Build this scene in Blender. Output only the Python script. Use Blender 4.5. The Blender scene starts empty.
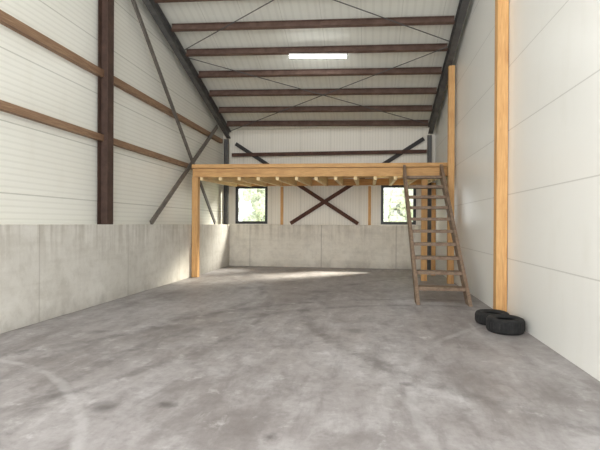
import bpy, bmesh, math, random
from mathutils import Vector, Matrix, noise
random.seed(4)
S=bpy.context.scene
COL=S.collection
# ---------------- materials ----------------
class NT:
    def __init__(s,name,rough=0.6,metal=0.0):
        s.m=bpy.data.materials.new(name); s.m.use_nodes=True
        s.t=s.m.node_tree; s.b=s.t.nodes['Principled BSDF']
        s.b.inputs['Roughness'].default_value=rough; s.b.inputs['Metallic'].default_value=metal
        s.tc=s.t.nodes.new('ShaderNodeTexCoord')
    def n(s,t,**k):
        x=s.t.nodes.new(t)
        for a,b in k.items(): setattr(x,a,b)
        return x
    def l(s,a,b): s.t.links.new(a,b)
    def mapping(s,scale,loc=(0,0,0)):
        mp=s.n('ShaderNodeMapping'); mp.inputs['Scale'].default_value=scale; mp.inputs['Location'].default_value=loc
        s.l(s.tc.outputs['Object'],mp.inputs['Vector']); return mp.outputs[0]
    def noise(s,scale,vec=None,detail=6,rough=0.55,dist=0):
        x=s.n('ShaderNodeTexNoise'); x.inputs['Scale'].default_value=scale; x.inputs['Detail'].default_value=detail
        x.inputs['Roughness'].default_value=rough; x.inputs['Distortion'].default_value=dist
        s.l(vec if vec is not None else s.tc.outputs['Object'],x.inputs['Vector']); return x.outputs['Fac']
    def ramp(s,fac,stops):
        r=s.n('ShaderNodeValToRGB'); e=r.color_ramp.elements
        while len(e)<len(stops): e.new(0.5)
        for i,(p,c) in enumerate(stops):
            e[i].position=p; e[i].color=(c[0],c[1],c[2],1) if not isinstance(c,(int,float)) else (c,c,c,1)
        s.l(fac,r.inputs['Fac']); return r.outputs['Color']
    def mix(s,f,a,b,mode='MIX'):
        x=s.n('ShaderNodeMix',data_type='RGBA',blend_type=mode)
        for i,v in ((0,f),(6,a),(7,b)):
            if hasattr(v,'links'): s.l(v,x.inputs[i])
            else:
                x.inputs[i].default_value = v if i==0 else (v[0],v[1],v[2],1)
        return x.outputs[2]
    def math(s,op,a,b=0.0,c=0.0):
        x=s.n('ShaderNodeMath',operation=op)
        for i,v in enumerate((a,b,c)):
            if hasattr(v,'links'): s.l(v,x.inputs[i])
            else: x.inputs[i].default_value=v
        return x.outputs[0]
    def axis(s,ax):
        x=s.n('ShaderNodeSeparateXYZ'); s.l(s.tc.outputs['Object'],x.inputs[0]); return x.outputs[ax]
    def color(s,c): s.l(c,s.b.inputs['Base Color'])
    def bump(s,h,st=0.3,d=0.02):
        x=s.n('ShaderNodeBump'); x.inputs['Strength'].default_value=st; x.inputs['Distance'].default_value=d
        s.l(h,x.inputs['Height']); s.l(x.outputs[0],s.b.inputs['Normal'])
    def dist(s,vec,c):
        x=s.n('ShaderNodeVectorMath',operation='DISTANCE'); s.l(vec,x.inputs[0]); x.inputs[1].default_value=c
        return x.outputs['Value']

def mat_wood(name,c1,c2,scale=(1,1,1),rough=0.65,knots=True):
    k=NT(name,rough)
    v=k.mapping(scale)
    n1=k.noise(6,v,8,0.6,0.6); n2=k.noise(1.2,None,3); n3=k.noise(1.5,v,4,0.6,0.3)
    c=k.mix(k.ramp(n1,[(0.35,0.0),(0.65,1.0)]),c1,c2)
    c=k.mix(k.math('MULTIPLY',n2,0.35),c,(c1[0]*.5,c1[1]*.45,c1[2]*.4))
    c=k.mix(k.math('MULTIPLY',k.ramp(n3,[(0.52,0.0),(0.66,1.0)]),0.45),c,(c1[0]*.55,c1[1]*.42,c1[2]*.35))
    k.color(c); k.bump(n1,0.25,0.004)
    return k.m
def mat_steel(name,c1,c2,rough=0.5,metal=0.0,upper=None):
    k=NT(name,rough,metal)
    n1=k.noise(5,None,6,0.65); n2=k.noise(40,None,3)
    c=k.mix(k.ramp(n1,[(0.4,0.0),(0.68,1.0)]),c1,c2)
    if upper:
        c=k.mix(k.math('GREATER_THAN',k.axis(2),1.65),c,upper)
    k.color(c); k.bump(n2,0.1,0.003)
    return k.m
def mat_panel(name,base,ribaxis,rib=0.1,seamaxis=2,seam=1.1,seamoff=0.0,ribst=0.35,seamdark=0.55,dirt=0.25,rough=0.45,ribdark=0.08):
    k=NT(name,rough)
    a=k.axis(ribaxis); b=k.axis(seamaxis)
    f=k.math('FRACT',k.math('DIVIDE',a,rib))
    tri=k.math('ABSOLUTE',k.math('SUBTRACT',f,0.5))
    ribm=k.ramp(tri,[(0.0,1.0),(0.12,1.0),(0.2,0.0),(1.0,0.0)])
    g=k.math('FRACT',k.math('DIVIDE',k.math('ADD',b,seamoff),seam))
    gd=k.math('ABSOLUTE',k.math('SUBTRACT',g,0.5))
    sm=k.math('GREATER_THAN',gd,0.5-0.008/seam)
    n1=k.noise(0.5,None,4); n2=k.noise(2.5,k.mapping((1,1,0.3)),5,0.6)
    c=k.mix(k.math('MULTIPLY',k.ramp(n1,[(0.3,0.0),(0.75,1.0)]),dirt),base,(base[0]*.82,base[1]*.8,base[2]*.74))
    c=k.mix(k.math('MULTIPLY',k.ramp(n2,[(0.55,0.0),(0.8,1.0)]),0.2),c,(base[0]*.75,base[1]*.72,base[2]*.66))
    c=k.mix(k.math('MULTIPLY',ribm,ribdark),c,(base[0]*.5,base[1]*.5,base[2]*.48))
    c=k.mix(k.math('MULTIPLY',sm,seamdark),c,(base[0]*.45,base[1]*.45,base[2]*.42))
    k.color(c)
    h=k.math('SUBTRACT',k.math('MULTIPLY',ribm,-0.3),sm)
    k.bump(h,ribst,0.006)
    return k.m
def mat_concrete_wall(name,warm=0.0,joint=0.5):
    k=NT(name,0.8)
    n1=k.noise(0.8,None,6,0.6,0.2); n2=k.noise(5,None,9,0.7); n3=k.noise(1.6,k.mapping((1.2,1.2,0.8)),8,0.7); n4=k.noise(1.0,k.mapping((7,7,0.5),(2,2,0)),5,0.6); n5=k.noise(1.0,k.mapping((.5,.5,5),(2,2,0)),6,0.65)
    c=k.ramp(n1,[(0.28,(0.60,0.58,0.53)),(0.5,(0.69,0.672,0.625)),(0.72,(0.77,0.757,0.715))])
    c=k.mix(warm,c,(0.84,0.78,0.66))
    c=k.mix(k.math('MULTIPLY',k.ramp(n2,[(0.48,0.0),(0.64,1.0)]),0.26),c,(0.46,0.43,0.37))
    c=k.mix(k.math('MULTIPLY',k.ramp(n3,[(0.5,0.0),(0.62,1.0)]),0.28),c,(0.45,0.42,0.37))
    c=k.mix(k.math('MULTIPLY',k.ramp(n5,[(0.52,0.0),(0.66,1.0)]),0.22),c,(0.48,0.45,0.39))
    c=k.mix(k.math('MULTIPLY',k.ramp(n2,[(0.32,1.0),(0.42,0.0)]),0.25),c,(0.82,0.81,0.78))
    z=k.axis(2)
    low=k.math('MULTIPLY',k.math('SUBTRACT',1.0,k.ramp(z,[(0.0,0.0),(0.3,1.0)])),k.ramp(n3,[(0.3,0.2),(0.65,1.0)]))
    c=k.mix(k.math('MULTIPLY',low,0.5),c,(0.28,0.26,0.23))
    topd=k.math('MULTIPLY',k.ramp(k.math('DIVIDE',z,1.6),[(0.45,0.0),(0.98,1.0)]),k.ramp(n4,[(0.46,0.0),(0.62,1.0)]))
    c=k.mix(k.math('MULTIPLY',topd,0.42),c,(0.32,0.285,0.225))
    ad=k.n('ShaderNodeSeparateXYZ'); k.l(k.tc.outputs['Object'],ad.inputs[0])
    s=k.math('ADD',k.math('ADD',ad.outputs[0],ad.outputs[1]),-1.3)
    g=k.math('ABSOLUTE',k.math('SUBTRACT',k.math('FRACT',k.math('DIVIDE',s,2.7)),0.5))
    sm=k.math('GREATER_THAN',g,0.495)
    c=k.mix(k.math('MULTIPLY',sm,joint),c,(0.27,0.24,0.2))
    k.color(c); k.bump(k.math('SUBTRACT',n2,sm),0.3,0.01)
    return k.m
def mat_floor():
    k=NT('concrete_floor',0.6)
    P=k.tc.outputs['Object']
    n1=k.noise(0.3,None,6,0.6,0.1); n2=k.noise(1.3,None,10,0.7,0.15); n3=k.noise(11,None,8,0.72); n4=k.noise(0.6,k.mapping((1.3,0.7,1),(3,7,0)),9,0.7,0.3)
    n5=k.noise(3.0,k.mapping((1,1,1),(9,2,0)),9,0.7,0.2); n6=k.noise(2.0,k.mapping((2.0,0.6,1),(1,4,0)),8,0.66,0.4)
    c=k.ramp(n1,[(0.32,(0.275,0.252,0.248)),(0.5,(0.345,0.323,0.323)),(0.68,(0.42,0.402,0.408))])
    c=k.mix(k.math('MULTIPLY',k.ramp(n2,[(0.48,0.0),(0.66,1.0)]),0.40),c,(0.58,0.565,0.572))
    c=k.mix(k.math('MULTIPLY',k.ramp(n4,[(0.48,0.0),(0.64,1.0)]),0.65),c,(0.16,0.14,0.134))
    c=k.mix(k.math('MULTIPLY',k.ramp(n6,[(0.5,0.0),(0.66,1.0)]),0.45),c,(0.165,0.147,0.142))
    c=k.mix(k.math('MULTIPLY',k.ramp(n6,[(0.30,1.0),(0.44,0.0)]),0.38),c,(0.60,0.587,0.592))
    c=k.mix(k.math('MULTIPLY',k.ramp(n5,[(0.52,0.0),(0.66,1.0)]),0.42),c,(0.16,0.143,0.137))
    c=k.mix(k.math('MULTIPLY',k.ramp(n5,[(0.30,1.0),(0.41,0.0)]),0.45),c,(0.68,0.67,0.675))
    c=k.mix(k.math('MULTIPLY',k.ramp(n3,[(0.46,0.0),(0.68,1.0)]),0.32),c,(0.17,0.155,0.15))
    wob=k.math('MULTIPLY',k.math('SUBTRACT',n2,0.5),0.25)
    for (cx,cy,r,wd,st,col) in ((1.6,4.6,4.6,.11,.5,(0.12,0.11,0.108)),(1.6,4.6,5.3,.10,.4,(0.12,0.11,0.108)),(-5.2,1.2,3.6,.05,.3,(0.66,0.65,0.66)),
            (4.8,4.2,4.4,.06,.25,(0.66,0.65,0.66)),(4.8,9.0,6.0,.12,.4,(0.12,0.11,0.105)),(-9,9.5,6.6,.12,.4,(0.12,0.11,0.105)),(-9,7.5,7.2,.08,.45,(0.12,0.11,0.105))):
        d=k.math('ABSOLUTE',k.math('ADD',k.math('SUBTRACT',k.dist(P,(cx,cy,0)),r),wob))
        m=k.math('MULTIPLY',k.ramp(k.math('DIVIDE',d,wd*2),[(0.2,1.0),(0.6,0.0)]),k.ramp(n5,[(0.4,0.15),(0.58,1.0)]))
        c=k.mix(k.math('MULTIPLY',m,st),c,col)
    wob2=k.math('MULTIPLY',k.math('SUBTRACT',n5,0.5),0.30)
    for (x,y,r,st) in ((-2.26,3.6,.10,.65),(-1.75,3.75,.07,.7),(-.72,3.3,.05,.6),(-3.9,6.1,.12,.5),(-.2,6.8,.14,.45),(.4,4.6,.06,.5),(-2.2,8.2,.16,.5),(-1.2,10.6,.22,.5),(-3.0,10.9,.22,.5)):
        d=k.math('ADD',k.dist(P,(x,y,0)),wob2)
        c=k.mix(k.math('MULTIPLY',k.ramp(d,[(r*.4,1.0),(r*1.5,0.0)]),st),c,(0.08,0.073,0.07))
    k.color(c)
    k.l(k.ramp(n2,[(0.3,0.36),(0.7,0.62)]),k.b.inputs['Roughness'])
    k.bump(k.math('ADD',n3,n2),0.15,0.006)
    return k.m
WOOD=mat_wood('pine_timber',(0.63,0.34,0.125),(0.80,0.49,0.21),(6,6,0.5))
WOODX=mat_wood('pine_timber_lengthwise',(0.60,0.325,0.12),(0.80,0.49,0.21),(0.5,6,6))
WOODY=mat_wood('pine_joist_lit',(0.92,0.70,0.37),(0.96,0.80,0.50),(6,0.5,6))  # pine paled in colour to stand in for light under the loft
DECK=mat_wood('pine_deck_boards_lit',(0.84,0.58,0.29),(0.92,0.69,0.39),(0.5,6,6))  # boards paled too, brightening the loft underside by colour
GIRT=mat_wood('weathered_brown_timber',(0.25,0.145,0.085),(0.38,0.25,0.155),(6,0.5,6))
STAIR=mat_wood('brown_weathered_stair_wood',(0.19,0.13,0.088),(0.33,0.235,0.165),(3,3,3))
RED=mat_steel('rusty_dark_steel',(0.060,0.026,0.018),(0.105,0.048,0.032),0.75)
COLM=mat_steel('dark_brown_column_steel',(0.052,0.028,0.020),(0.09,0.05,0.036),0.7)
XBR=mat_steel('rusty_and_grey_brace_steel',(0.07,0.026,0.017),(0.12,0.05,0.030),0.75,0,(0.045,0.043,0.043))
PUR=mat_steel('brown_purlin_steel',(0.10,0.060,0.046),(0.165,0.105,0.082),0.65)
GREY=mat_steel('dark_grey_steel',(0.07,0.07,0.07),(0.125,0.122,0.118),0.5)
BRACE=mat_steel('grey_brown_brace_steel',(0.12,0.108,0.098),(0.19,0.165,0.145),0.5)
PL=mat_panel('cream_ribbed_wall_panel',(0.89,0.89,0.83),2,0.10,2,1.1,0.15,0.6,0.5,0.2,0.24,0.14)
PR=mat_panel('smooth_white_wall_panel',(0.92,0.92,0.885),2,0.5,2,1.09,0.06,0.2,0.45,0.08,0.32,0.0)
PB=mat_panel('cream_back_wall_panel',(0.86,0.83,0.75),0,0.10,0,1.1,0.3,0.5,0.55,0.3,0.45,0.16)
PC=mat_panel('ribbed_roof_panel',(0.82,0.83,0.77),0,0.2,0,1.0,0.2,0.25,0.35,0.15,0.4,0.12)
CONC=mat_concrete_wall('cast_concrete',0.05,0.3)
CONCB=mat_concrete_wall('cast_concrete_beige_lit',0.45,0.6)  # paler, warmer copy; its colour stands in for light on the back wall
FLOOR=mat_floor()
FRAME=mat_steel('black_window_frame',(0.015,0.015,0.017),(0.025,0.025,0.025),0.4)
k=NT('tyre_rubber',0.85); n=k.noise(14,None,4); k.color(k.ramp(n,[(0.3,(0.006,0.006,0.007)),(0.7,(0.017,0.017,0.017))])); RUB=k.m
k=NT('lamp_tube_glow',0.4); k.b.inputs['Emission Color'].default_value=(0.97,1,0.98,1); k.b.inputs['Emission Strength'].default_value=20; TUBE=k.m
k=NT('white_lamp_housing',0.4); k.b.inputs['Base Color'].default_value=(0.8,0.8,0.78,1); HOUS=k.m
k=NT('window_glass',0.02)
g=k.n('ShaderNodeBsdfGlossy'); g.inputs['Roughness'].default_value=0.02; tr=k.n('ShaderNodeBsdfTransparent'); tr.inputs[0].default_value=(0.97,0.98,0.97,1)
mx=k.n('ShaderNodeMixShader'); mx.inputs[0].default_value=0.06; k.l(tr.outputs[0],mx.inputs[1]); k.l(g.outputs[0],mx.inputs[2])
k.l(mx.outputs[0],k.t.nodes['Material Output'].inputs['Surface']); GLASS=k.m
k=NT('foliage',0.8); n=k.noise(3,None,6,0.7); k.color(k.ramp(n,[(0.35,(0.50,0.56,0.42)),(0.65,(0.86,0.88,0.78))])); LEAF=k.m
k=NT('grass',0.9); n=k.noise(1,None,6,0.7); k.color(k.ramp(n,[(0.35,(0.42,0.47,0.32)),(0.65,(0.55,0.58,0.45))])); GRASS=k.m
k=NT('bark',0.9); n=k.noise(8,None,6,0.7); k.color(k.ramp(n,[(0.35,(0.15,0.12,0.09)),(0.65,(0.3,0.25,0.2))])); BARK=k.m
# ---------------- geometry helpers ----------------
def mk(name,verts,faces,mat,loc=None,parent=None,bevel=0.0,smooth=False,**props):
    me=bpy.data.meshes.new(name)
    vs=[Vector(v) for v in verts]
    if loc is None:
        xs=[v.x for v in vs]; ys=[v.y for v in vs]; zs=[v.z for v in vs]
        loc=Vector(((min(xs)+max(xs))/2,(min(ys)+max(ys))/2,min(zs)))
    loc=Vector(loc)
    me.from_pydata([v-loc for v in vs],[],faces)
    bm=bmesh.new(); bm.from_mesh(me); bmesh.ops.recalc_face_normals(bm,faces=bm.faces); bm.to_mesh(me); bm.free()
    me.materials.append(mat)
    if smooth:
        for p in me.polygons: p.use_smooth=True
    o=bpy.data.objects.new(name,me); COL.objects.link(o); o.location=loc
    if parent is not None:
        o.parent=parent; o.location=loc-parent.location
    if bevel>0:
        b=o.modifiers.new('bevel','BEVEL'); b.width=bevel; b.segments=2; b.limit_method='ANGLE'
    for a,b in props.items(): o[a]=b
    return o
BF=[(0,1,2,3),(4,5,6,7),(0,1,5,4),(1,2,6,5),(2,3,7,6),(3,0,4,7)]
def boxv(x0,x1,y0,y1,z0,z1):
    return [(x0,y0,z0),(x1,y0,z0),(x1,y1,z0),(x0,y1,z0),(x0,y0,z1),(x1,y0,z1),(x1,y1,z1),(x0,y1,z1)]
def box(name,x0,x1,y0,y1,z0,z1,mat,parent=None,bevel=0.0,loc=None,**p):
    return mk(name,boxv(x0,x1,y0,y1,z0,z1),BF,mat,loc,parent,bevel,**p)
def multibox(name,boxes,mat,loc=None,parent=None,bevel=0.0,**p):
    V=[];F=[]
    for b in boxes:
        o=len(V); V+=boxv(*b); F+=[tuple(i+o for i in f) for f in BF]
    return mk(name,V,F,mat,loc,parent,bevel,**p)
def prism(name,p0,p1,prof,mat,up=(0,0,1),parent=None,bevel=0.0,loc=None,**p):
    p0=Vector(p0);p1=Vector(p1); d=(p1-p0).normalized(); up=Vector(up)
    s=d.cross(up).normalized(); u=s.cross(d).normalized()
    n=len(prof); V=[p0+s*a+u*b for a,b in prof]+[p1+s*a+u*b for a,b in prof]
    F=[tuple(range(n)),tuple(range(n,2*n))]+[(i,(i+1)%n,n+(i+1)%n,n+i) for i in range(n)]
    return mk(name,V,F,mat,loc,parent,bevel,**p)
def rect(w,h): return [(-w/2,-h/2),(w/2,-h/2),(w/2,h/2),(-w/2,h/2)]
def ibeam(w,h,tf=0.012,tw=0.01):
    a=w/2;b=h/2;t=tw/2
    return [(-a,-b),(a,-b),(a,-b+tf),(t,-b+tf),(t,b-tf),(a,b-tf),(a,b),(-a,b),(-a,b-tf),(-t,b-tf),(-t,-b+tf),(-a,-b+tf)]
def circ(r,n=10): return [(r*math.cos(2*math.pi*i/n),r*math.sin(2*math.pi*i/n)) for i in range(n)]
def empty(name,loc,**p):
    o=bpy.data.objects.new(name,None); COL.objects.link(o); o.location=loc; o.empty_display_size=0.2
    for a,b in p.items(): o[a]=b
    return o
# ---------------- room ----------------
XL=-5.2; XR=2.36; YB=16.5; Y0=-2.0; HC=1.57
SL=0.317; R0=10.42
def roof(y): return R0-SL*y
st=dict(kind='structure')
box('floor',-5.8,2.7,Y0,YB+0.3,-0.2,0.0,FLOOR,loc=(0,0,0),**st)
def sidewall(name,x0,x1,zb,mat):
    ys=[Y0,YB+0.25]
    V=[(x0,ys[0],zb),(x0,ys[1],zb),(x0,ys[1],roof(ys[1])),(x0,ys[0],roof(ys[0]))]
    V+=[(x1,a,b) for _,a,b in V]
    mk(name,V,BF,mat,loc=(0,0,0),**st)
sidewall('wall_left',-5.62,-5.5,HC,PL)
sidewall('wall_right',XR,XR+0.12,0.0,PR)
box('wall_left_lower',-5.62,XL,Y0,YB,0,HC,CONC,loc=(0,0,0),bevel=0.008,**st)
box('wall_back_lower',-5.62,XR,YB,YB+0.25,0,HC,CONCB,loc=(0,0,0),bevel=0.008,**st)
wy0,wy1=YB+0.12,YB+0.24
W=[(-5.0,-3.76,1.60,3.03),(0.46,1.70,1.60,3.03)]
zt=roof(wy0)-0.0
multibox('wall_back',[(-5.5,XR,wy0,wy1,3.03,zt),(-5.5,-5.0,wy0,wy1,HC,3.03),(-3.76,0.46,wy0,wy1,HC,3.03),(1.70,XR,wy0,wy1,HC,3.03),
   (-5.0,-3.76,wy0,wy1,HC,1.60),(0.46,1.70,wy0,wy1,HC,1.60)],PB,loc=(0,0,0),**st)
V=[(-5.62,Y0,roof(Y0)),(XR+.12,Y0,roof(Y0)),(XR+.12,YB+.6,roof(YB+.6)),(-5.62,YB+.6,roof(YB+.6))]
V+=[(a,b,c+0.12) for a,b,c in V]
mk('ceiling',V,BF,PC,loc=(0,0,0),**st)
for i,(a,b,c,d) in enumerate(W):
    e=empty('window_%d'%(i+1),((a+b)/2,wy0,c),kind='structure')
    f=0.06; q=0.035
    multibox('window_frame',[(a,b,wy0-0.03,wy1,c,c+f),(a,b,wy0-0.03,wy1,d-f,d),(a,a+f,wy0-0.03,wy1,c+f,d-f),(b-f,b,wy0-0.03,wy1,c+f,d-f),
        (a+f,a+f+q,wy0,wy1-.03,c+f,d-f),(b-f-q,b-f,wy0,wy1-.03,c+f,d-f),(a+f+q,b-f-q,wy0,wy1-.03,c+f,c+f+q),(a+f+q,b-f-q,wy0,wy1-.03,d-f-q,d-f)],FRAME,parent=e)
    box('glass_pane',a+f+q,b-f-q,wy0+0.04,wy0+0.05,c+f+q,d-f-q,GLASS,parent=e)
# ---------------- steel ----------------
XC=-5.35
prism('steel_column',(XC,8.56,HC),(XC,8.56,roof(8.56)-0.45),ibeam(0.22,0.22,0.016,0.012),COLM,up=(1,0,0),label='rusty dark brown steel column standing on concrete plinth wall',category='steel column')
prism('steel_column',(XC+.06,16.34,HC),(XC+.06,16.34,roof(16.34)-0.46),ibeam(0.15,0.15),GREY,up=(1,0,0),label='dark grey steel corner column standing on concrete plinth wall',category='steel column')
prism('steel_column',(2.13,16.40,0),(2.13,16.40,roof(16.40)-0.46),ibeam(0.14,0.14),GREY,up=(1,0,0),label='dark grey steel corner column behind the loft',category='steel column')
RC=-0.26
for x in (-5.22,2.16):
    prism('steel_rafter',(x,Y0+.1,roof(Y0+.1)+RC),(x,16.45,roof(16.45)+RC),ibeam(0.16,0.28,0.016,0.012),GREY,label='dark grey sloping steel roof rafter along the side wall',category='rafter')
PX0,PX1=-5.13,2.07
def sk(x): return (x+1.5)/3.6*0.16
def pur(x,y,dz=0.125): return (x,y+sk(x),roof(y+sk(x))-dz)
for i in range(-8,6):
    y=11.37+0.95*i-(0.06 if i==5 else 0)
    if y<2: continue
    prism('roof_purlin',pur(PX0,y),pur(PX1,y),ibeam(0.10,0.18,0.014,0.01),PUR,up=(0,SL,1),label='brown steel purlin spanning under the roof panels',category='roof beam',group='roof purlins')
prism('eaves_beam',(-5.1,16.42,4.19),(2.04,16.42,4.19),rect(0.06,0.13),RED,label='dark brown steel horizontal beam on the back wall above the loft',category='beam')
for z,h in ((4.67,0.15),(3.35,0.13)):
    prism('wall_girt',(-5.44,Y0+.1,z),(-5.44,16.2,z),rect(0.11,h),GIRT,label='brown timber wall rail fixed along white wall panels',category='wall rail',group='timber wall rails')
def brace(p0,p1,mat,w,lab,t=0.04):
    prism('diagonal_brace',p0,p1,rect(t,w),mat,label=lab,category='steel brace',group='wall bracing')
brace((XC+.08,8.75,7.29),(XC+.08,15.05,HC+.05),BRACE,0.13,'grey steel diagonal brace descending along the ribbed side wall')
brace((XC+.02,10.49,HC+.03),(XC+.02,15.4,5.05),BRACE,0.13,'grey steel diagonal brace rising towards the eaves')
brace((-4.97,16.48,4.62),(-0.36,16.48,HC+.05),XBR,0.14,'rusty brown and dark grey steel brace crossing the back wall')
brace((1.95,16.54,4.67),(-2.86,16.54,HC+.05),XBR,0.14,'rusty brown and dark grey steel brace crossing the back wall')
def rod(x0,y0,x1,y1):
    prism('bracing_rod',(x0,y0,roof(y0)-0.235),(x1,y1,roof(y1)-0.235),circ(0.013,8),GREY,label='thin dark steel tension rod crossing below the roof purlins',category='bracing rod',group='roof bracing rods')
rod(-5.10,11.9,2.05,8.2); rod(2.05,12.1,-5.10,8.2); rod(-5.10,12.2,2.05,16.1); rod(2.05,12.3,-5.10,16.2)
lx,ly=-1.39,12.32; lz=roof(ly)-0.235
e=empty('fluorescent_lamp',(lx,ly,lz),label='lit white fluorescent tube lamp hung under a roof purlin',category='ceiling lamp')
prism('lamp_housing',(lx-.8,ly-.05,lz-.0),(lx+.8,ly+.05,lz-.04),rect(.10,.05),HOUS,parent=e,bevel=.005)
prism('lamp_tube',(lx-.78,ly-.05,lz-.05),(lx+.78,ly+.05,lz-.09),circ(0.04,16),TUBE,parent=e)
# ---------------- timber posts ----------------
def post(x,y,w,z1,lab):
    box('timber_post',x-w/2,x+w/2,y-w/2,y+w/2,0,z1,WOOD,bevel=.006,label=lab,category='timber post')
post(2.26,8.2,0.18,roof(8.2)-.48,'tall pine timber post against the white side wall beside tyres')
post(2.22,12.72,0.16,roof(12.72)-.48,'tall pine timber post against the white wall beside the loft')
for x in (-3.2,0.05):
    box('wall_stud',x-.05,x+.05,YB+.065,YB+.118,HC,2.99,WOOD,bevel=.003,label='pine stud on the white back wall below the loft',category='wall stud')
# ---------------- loft ----------------
L=empty('storage_loft',(-1.45,14.8,0),label='pine timber storage loft platform on posts along the back wall',category='loft')
yl,yr=12.82,13.25
def fy(x): return yl+(yr-yl)*(x+5.2)/7.5
prism('rim_beam',(-5.18,fy(-5.18),3.105),(2.34,fy(2.34),3.105),rect(0.10,0.25),WOODX,parent=L,bevel=.006,label='long pine front beam')
prism('ledger_beam',(-5.18,16.33,3.12),(1.98,16.33,3.12),rect(0.05,0.24),WOODX,parent=L)
V=[(-5.18,fy(-5.18)-.08,3.25),(2.34,fy(2.34)-.08,3.25),(2.34,16.25,3.25),(-5.18,16.25,3.25)]; V+=[(a,b,3.34) for a,b,c in V]
mk('deck',V,BF,DECK,parent=L,bevel=.004,label='timber deck boards')
prism('edge_board',(-5.18,fy(-5.18)-.095,3.295),(2.34,fy(2.34)-.095,3.295),rect(0.03,0.11),WOODX,parent=L,label='narrow pine edge board')
nj=13
for i in range(nj):
    x=-4.90+i*(6.80/(nj-1))
    V=[(x-.045,fy(x)-.05,2.88),(x-.045,16.30,2.98),(x-.045,16.30,3.245),(x-.045,fy(x)+.055,3.245),(x-.045,fy(x)+.055,2.975),(x-.045,fy(x)-.05,2.975)]
    n=len(V); V+=[(a+.09,b,c) for a,b,c in V]
    F=[tuple(range(n)),tuple(range(n,2*n))]+[(q,(q+1)%n,n+(q+1)%n,n+q) for q in range(n)]
    mk('joist',V,F,WOODY,parent=L,label='pine joist paled as if lit with its end showing under the beam')
box('post',-5.18,-5.0,fy(-5.1)-.09,fy(-5.1)+.09,0,2.97,WOOD,parent=L,bevel=.006)
box('post',1.50,1.66,fy(1.65)-.08,fy(1.65)+.08,0,2.97,WOOD,parent=L,bevel=.006)
box('post',1.98,2.10,14.6,14.72,0,2.92,WOOD,parent=L,bevel=.006)
# ---------------- staircase ----------------
T=empty('loft_staircase',(1.52,9.4,0),label='steep weathered brown open wooden staircase leaning on the loft',category='staircase')
yb,yt,zt_=9.20,13.0,3.2
for x in (1.0,2.0):
    V=[(x-.035,yb,0),(x-.035,yb+.36,0),(x-.035,yt+.0,zt_-.26),(x-.035,yt+.0,zt_+.07),(x-.035,yt-.1,zt_+.07)]
    n=len(V); V+=[(a+.07,b,c) for a,b,c in V]
    F=[tuple(range(n)),tuple(range(n,2*n))]+[(i,(i+1)%n,n+(i+1)%n,n+i) for i in range(n)]
    mk('stringer',V,F,STAIR,parent=T,bevel=.004)
nt=11
for i in range(1,nt):
    z=i*zt_/nt; y=yb+(yt-yb)*z/zt_
    box('tread',1.036,1.964,y-.02,y+(.31 if i<nt-1 else .24),z-.045,z+.025,STAIR,parent=T,bevel=.004)
# ---------------- tyres ----------------
def tyre(x,y,R,w,rot,lab):
    a0=.50
    prof=[(R*a0,.04),(R*.54,.022),(R*.66,.006),(R*.8,0),(R*.92,.014),(R*.98,.04),(R,.07),(R,w-.07),(R*.98,w-.04),(R*.92,w-.014),(R*.8,w),(R*.66,w-.006),(R*.54,w-.022),(R*a0,w-.04),(R*.56,w-.05),(R*.85,w-.04),(R*.91,w*.5),(R*.85,.04),(R*.56,.05)]
    N=90; V=[];F=[];m=len(prof)
    for i in range(N):
        a=2*math.pi*i/N
        for j,(r,z) in enumerate(prof):
            if j in (6,7) and i%3==0: r=r-0.007
            V.append((x+r*math.cos(a),y+r*math.sin(a),z))
    for i in range(N):
        for j in range(m):
            F.append((i*m+j,((i+1)%N)*m+j,((i+1)%N)*m+(j+1)%m,i*m+(j+1)%m))
    o=mk('car_tyre',V,F,RUB,loc=(x,y,0),label=lab,category='tyre',group='tyres by the wall')
    o.rotation_euler=(0,0,rot)
    return o
tyre(2.04,7.12,0.27,0.225,0,'black rubber car tyre lying flat on the concrete floor')
tyre(2.00,7.68,0.265,0.20,0.4,'black rubber car tyre lying flat beside a timber post')
# ---------------- outside ----------------
box('ground',-60,60,YB+.3,90,-0.3,-0.05,GRASS,**st)
def tree(x,y,h,seed,lo=1.2,sp=1.4,nb=16,r0=.45,r1=.85):
    rnd=random.Random(seed)
    t=empty('tree',(x,y,-0.05),label='leafy pale green tree seen through the window, or added unseen to block sun',category='tree')
    V=[];F=[];N=10
    for kx in range(6):
        zz=kx/5*max(h*.6,lo+.5); r=.12*(1-kx/8)
        for i in range(N):
            a=2*math.pi*i/N; V.append((x+r*math.cos(a)+.05*math.sin(kx),y+r*math.sin(a),zz-.05))
    for kx in range(5):
        for i in range(N): F.append((kx*N+i,kx*N+(i+1)%N,(kx+1)*N+(i+1)%N,(kx+1)*N+i))
    mk('trunk',V,F,BARK,parent=t,loc=(x,y,-.05))
    bm=bmesh.new()
    for c in range(nb):
        cx,cy=rnd.uniform(-sp,sp),rnd.uniform(-1.2,1.2); cz=rnd.uniform(lo,h)
        r=rnd.uniform(r0,r1)
        g=bmesh.ops.create_icosphere(bm,subdivisions=4,radius=r,matrix=Matrix.Translation((cx,cy,cz)))
        for v in g['verts']:
            d=(v.co-Vector((cx,cy,cz))).normalized(); v.co+=d*(noise.noise(v.co*4)*.5+noise.noise(v.co*9)*.35)*r
    me=bpy.data.meshes.new('foliage'); bm.to_mesh(me); bm.free(); me.materials.append(LEAF)
    o=bpy.data.objects.new('foliage',me); COL.objects.link(o); o.parent=t
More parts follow.
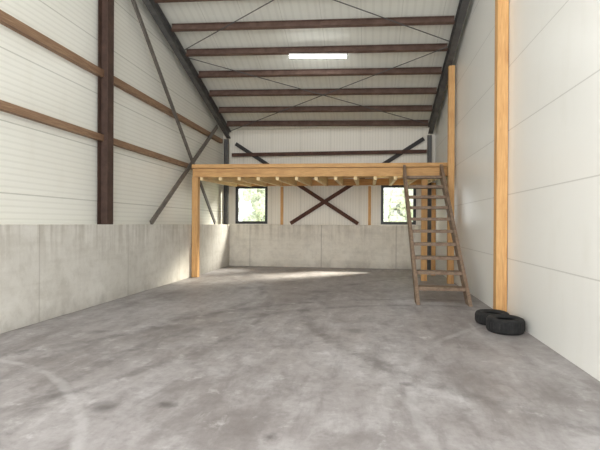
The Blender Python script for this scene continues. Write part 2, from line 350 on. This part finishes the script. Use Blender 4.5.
for i,(x,y,h) in enumerate([(-11.2,31,4.0),(-7.6,34,4.6),(1.4,31,3.9),(4.6,34,4.4)]): tree(x,y,h,i,nb=34,r0=.3,r1=.6)
tree(-0.1,21.2,7.4,9,lo=4.9,sp=1.3,nb=26,r0=.6,r1=1.0)  # added tree, out of view, keeps sun off the left window
# ---------------- light ----------------
w=bpy.data.worlds.new('world'); S.world=w; w.use_nodes=True
bg=w.node_tree.nodes['Background']; bg.inputs[0].default_value=(0.97,0.98,1.0,1); bg.inputs[1].default_value=2.25
def area(name,loc,direction,sx,sy,e,c):
    d=bpy.data.lights.new(name,'AREA'); d.shape='RECTANGLE'; d.size=sx; d.size_y=sy; d.energy=e; d.color=c
    o=bpy.data.objects.new(name,d); COL.objects.link(o); o.location=loc
    o.rotation_euler=Vector(direction).to_track_quat('-Z','Y').to_euler(); return o
area('doorway_daylight',(-1.4,-1.6,3.6),(0,1,0),7,6.5,470,(1.0,0.985,0.95))
area('window_fill',(3.5,18.6,3.95),(-2.4,-2.1,-1.6),0.5,0.3,3200,(1.0,0.92,0.78))  # fill lamp added outside, unseen, to throw a streak across the back floor
area('window_fill',(-3.4,18.7,4.3),(-1.0,-2.2,-1.8),1.2,1.2,850,(1.0,0.94,0.84))  # second added fill lamp, unseen, brightens the back left
d=bpy.data.lights.new('sun','SUN'); d.energy=6; d.angle=math.radians(4); d.color=(1,0.93,0.8)
o=bpy.data.objects.new('sun',d); COL.objects.link(o)
o.rotation_euler=Vector((-1.3,-1.2,-1.0)).to_track_quat('-Z','Y').to_euler()
S.view_settings.view_transform='Standard'
# ---------------- camera ----------------
cd=bpy.data.cameras.new('camera'); cd.lens=27.0; cd.sensor_width=36
cam=bpy.data.objects.new('camera',cd); COL.objects.link(cam)
M=Matrix.Rotation(math.radians(8.6),4,'Z')@Matrix.Rotation(math.radians(89.87),4,'X')@Matrix.Rotation(math.radians(0.3),4,'Z')
cam.matrix_world=Matrix.Translation((0,0,1.6))@M
cd.clip_end=300
S.camera=cam
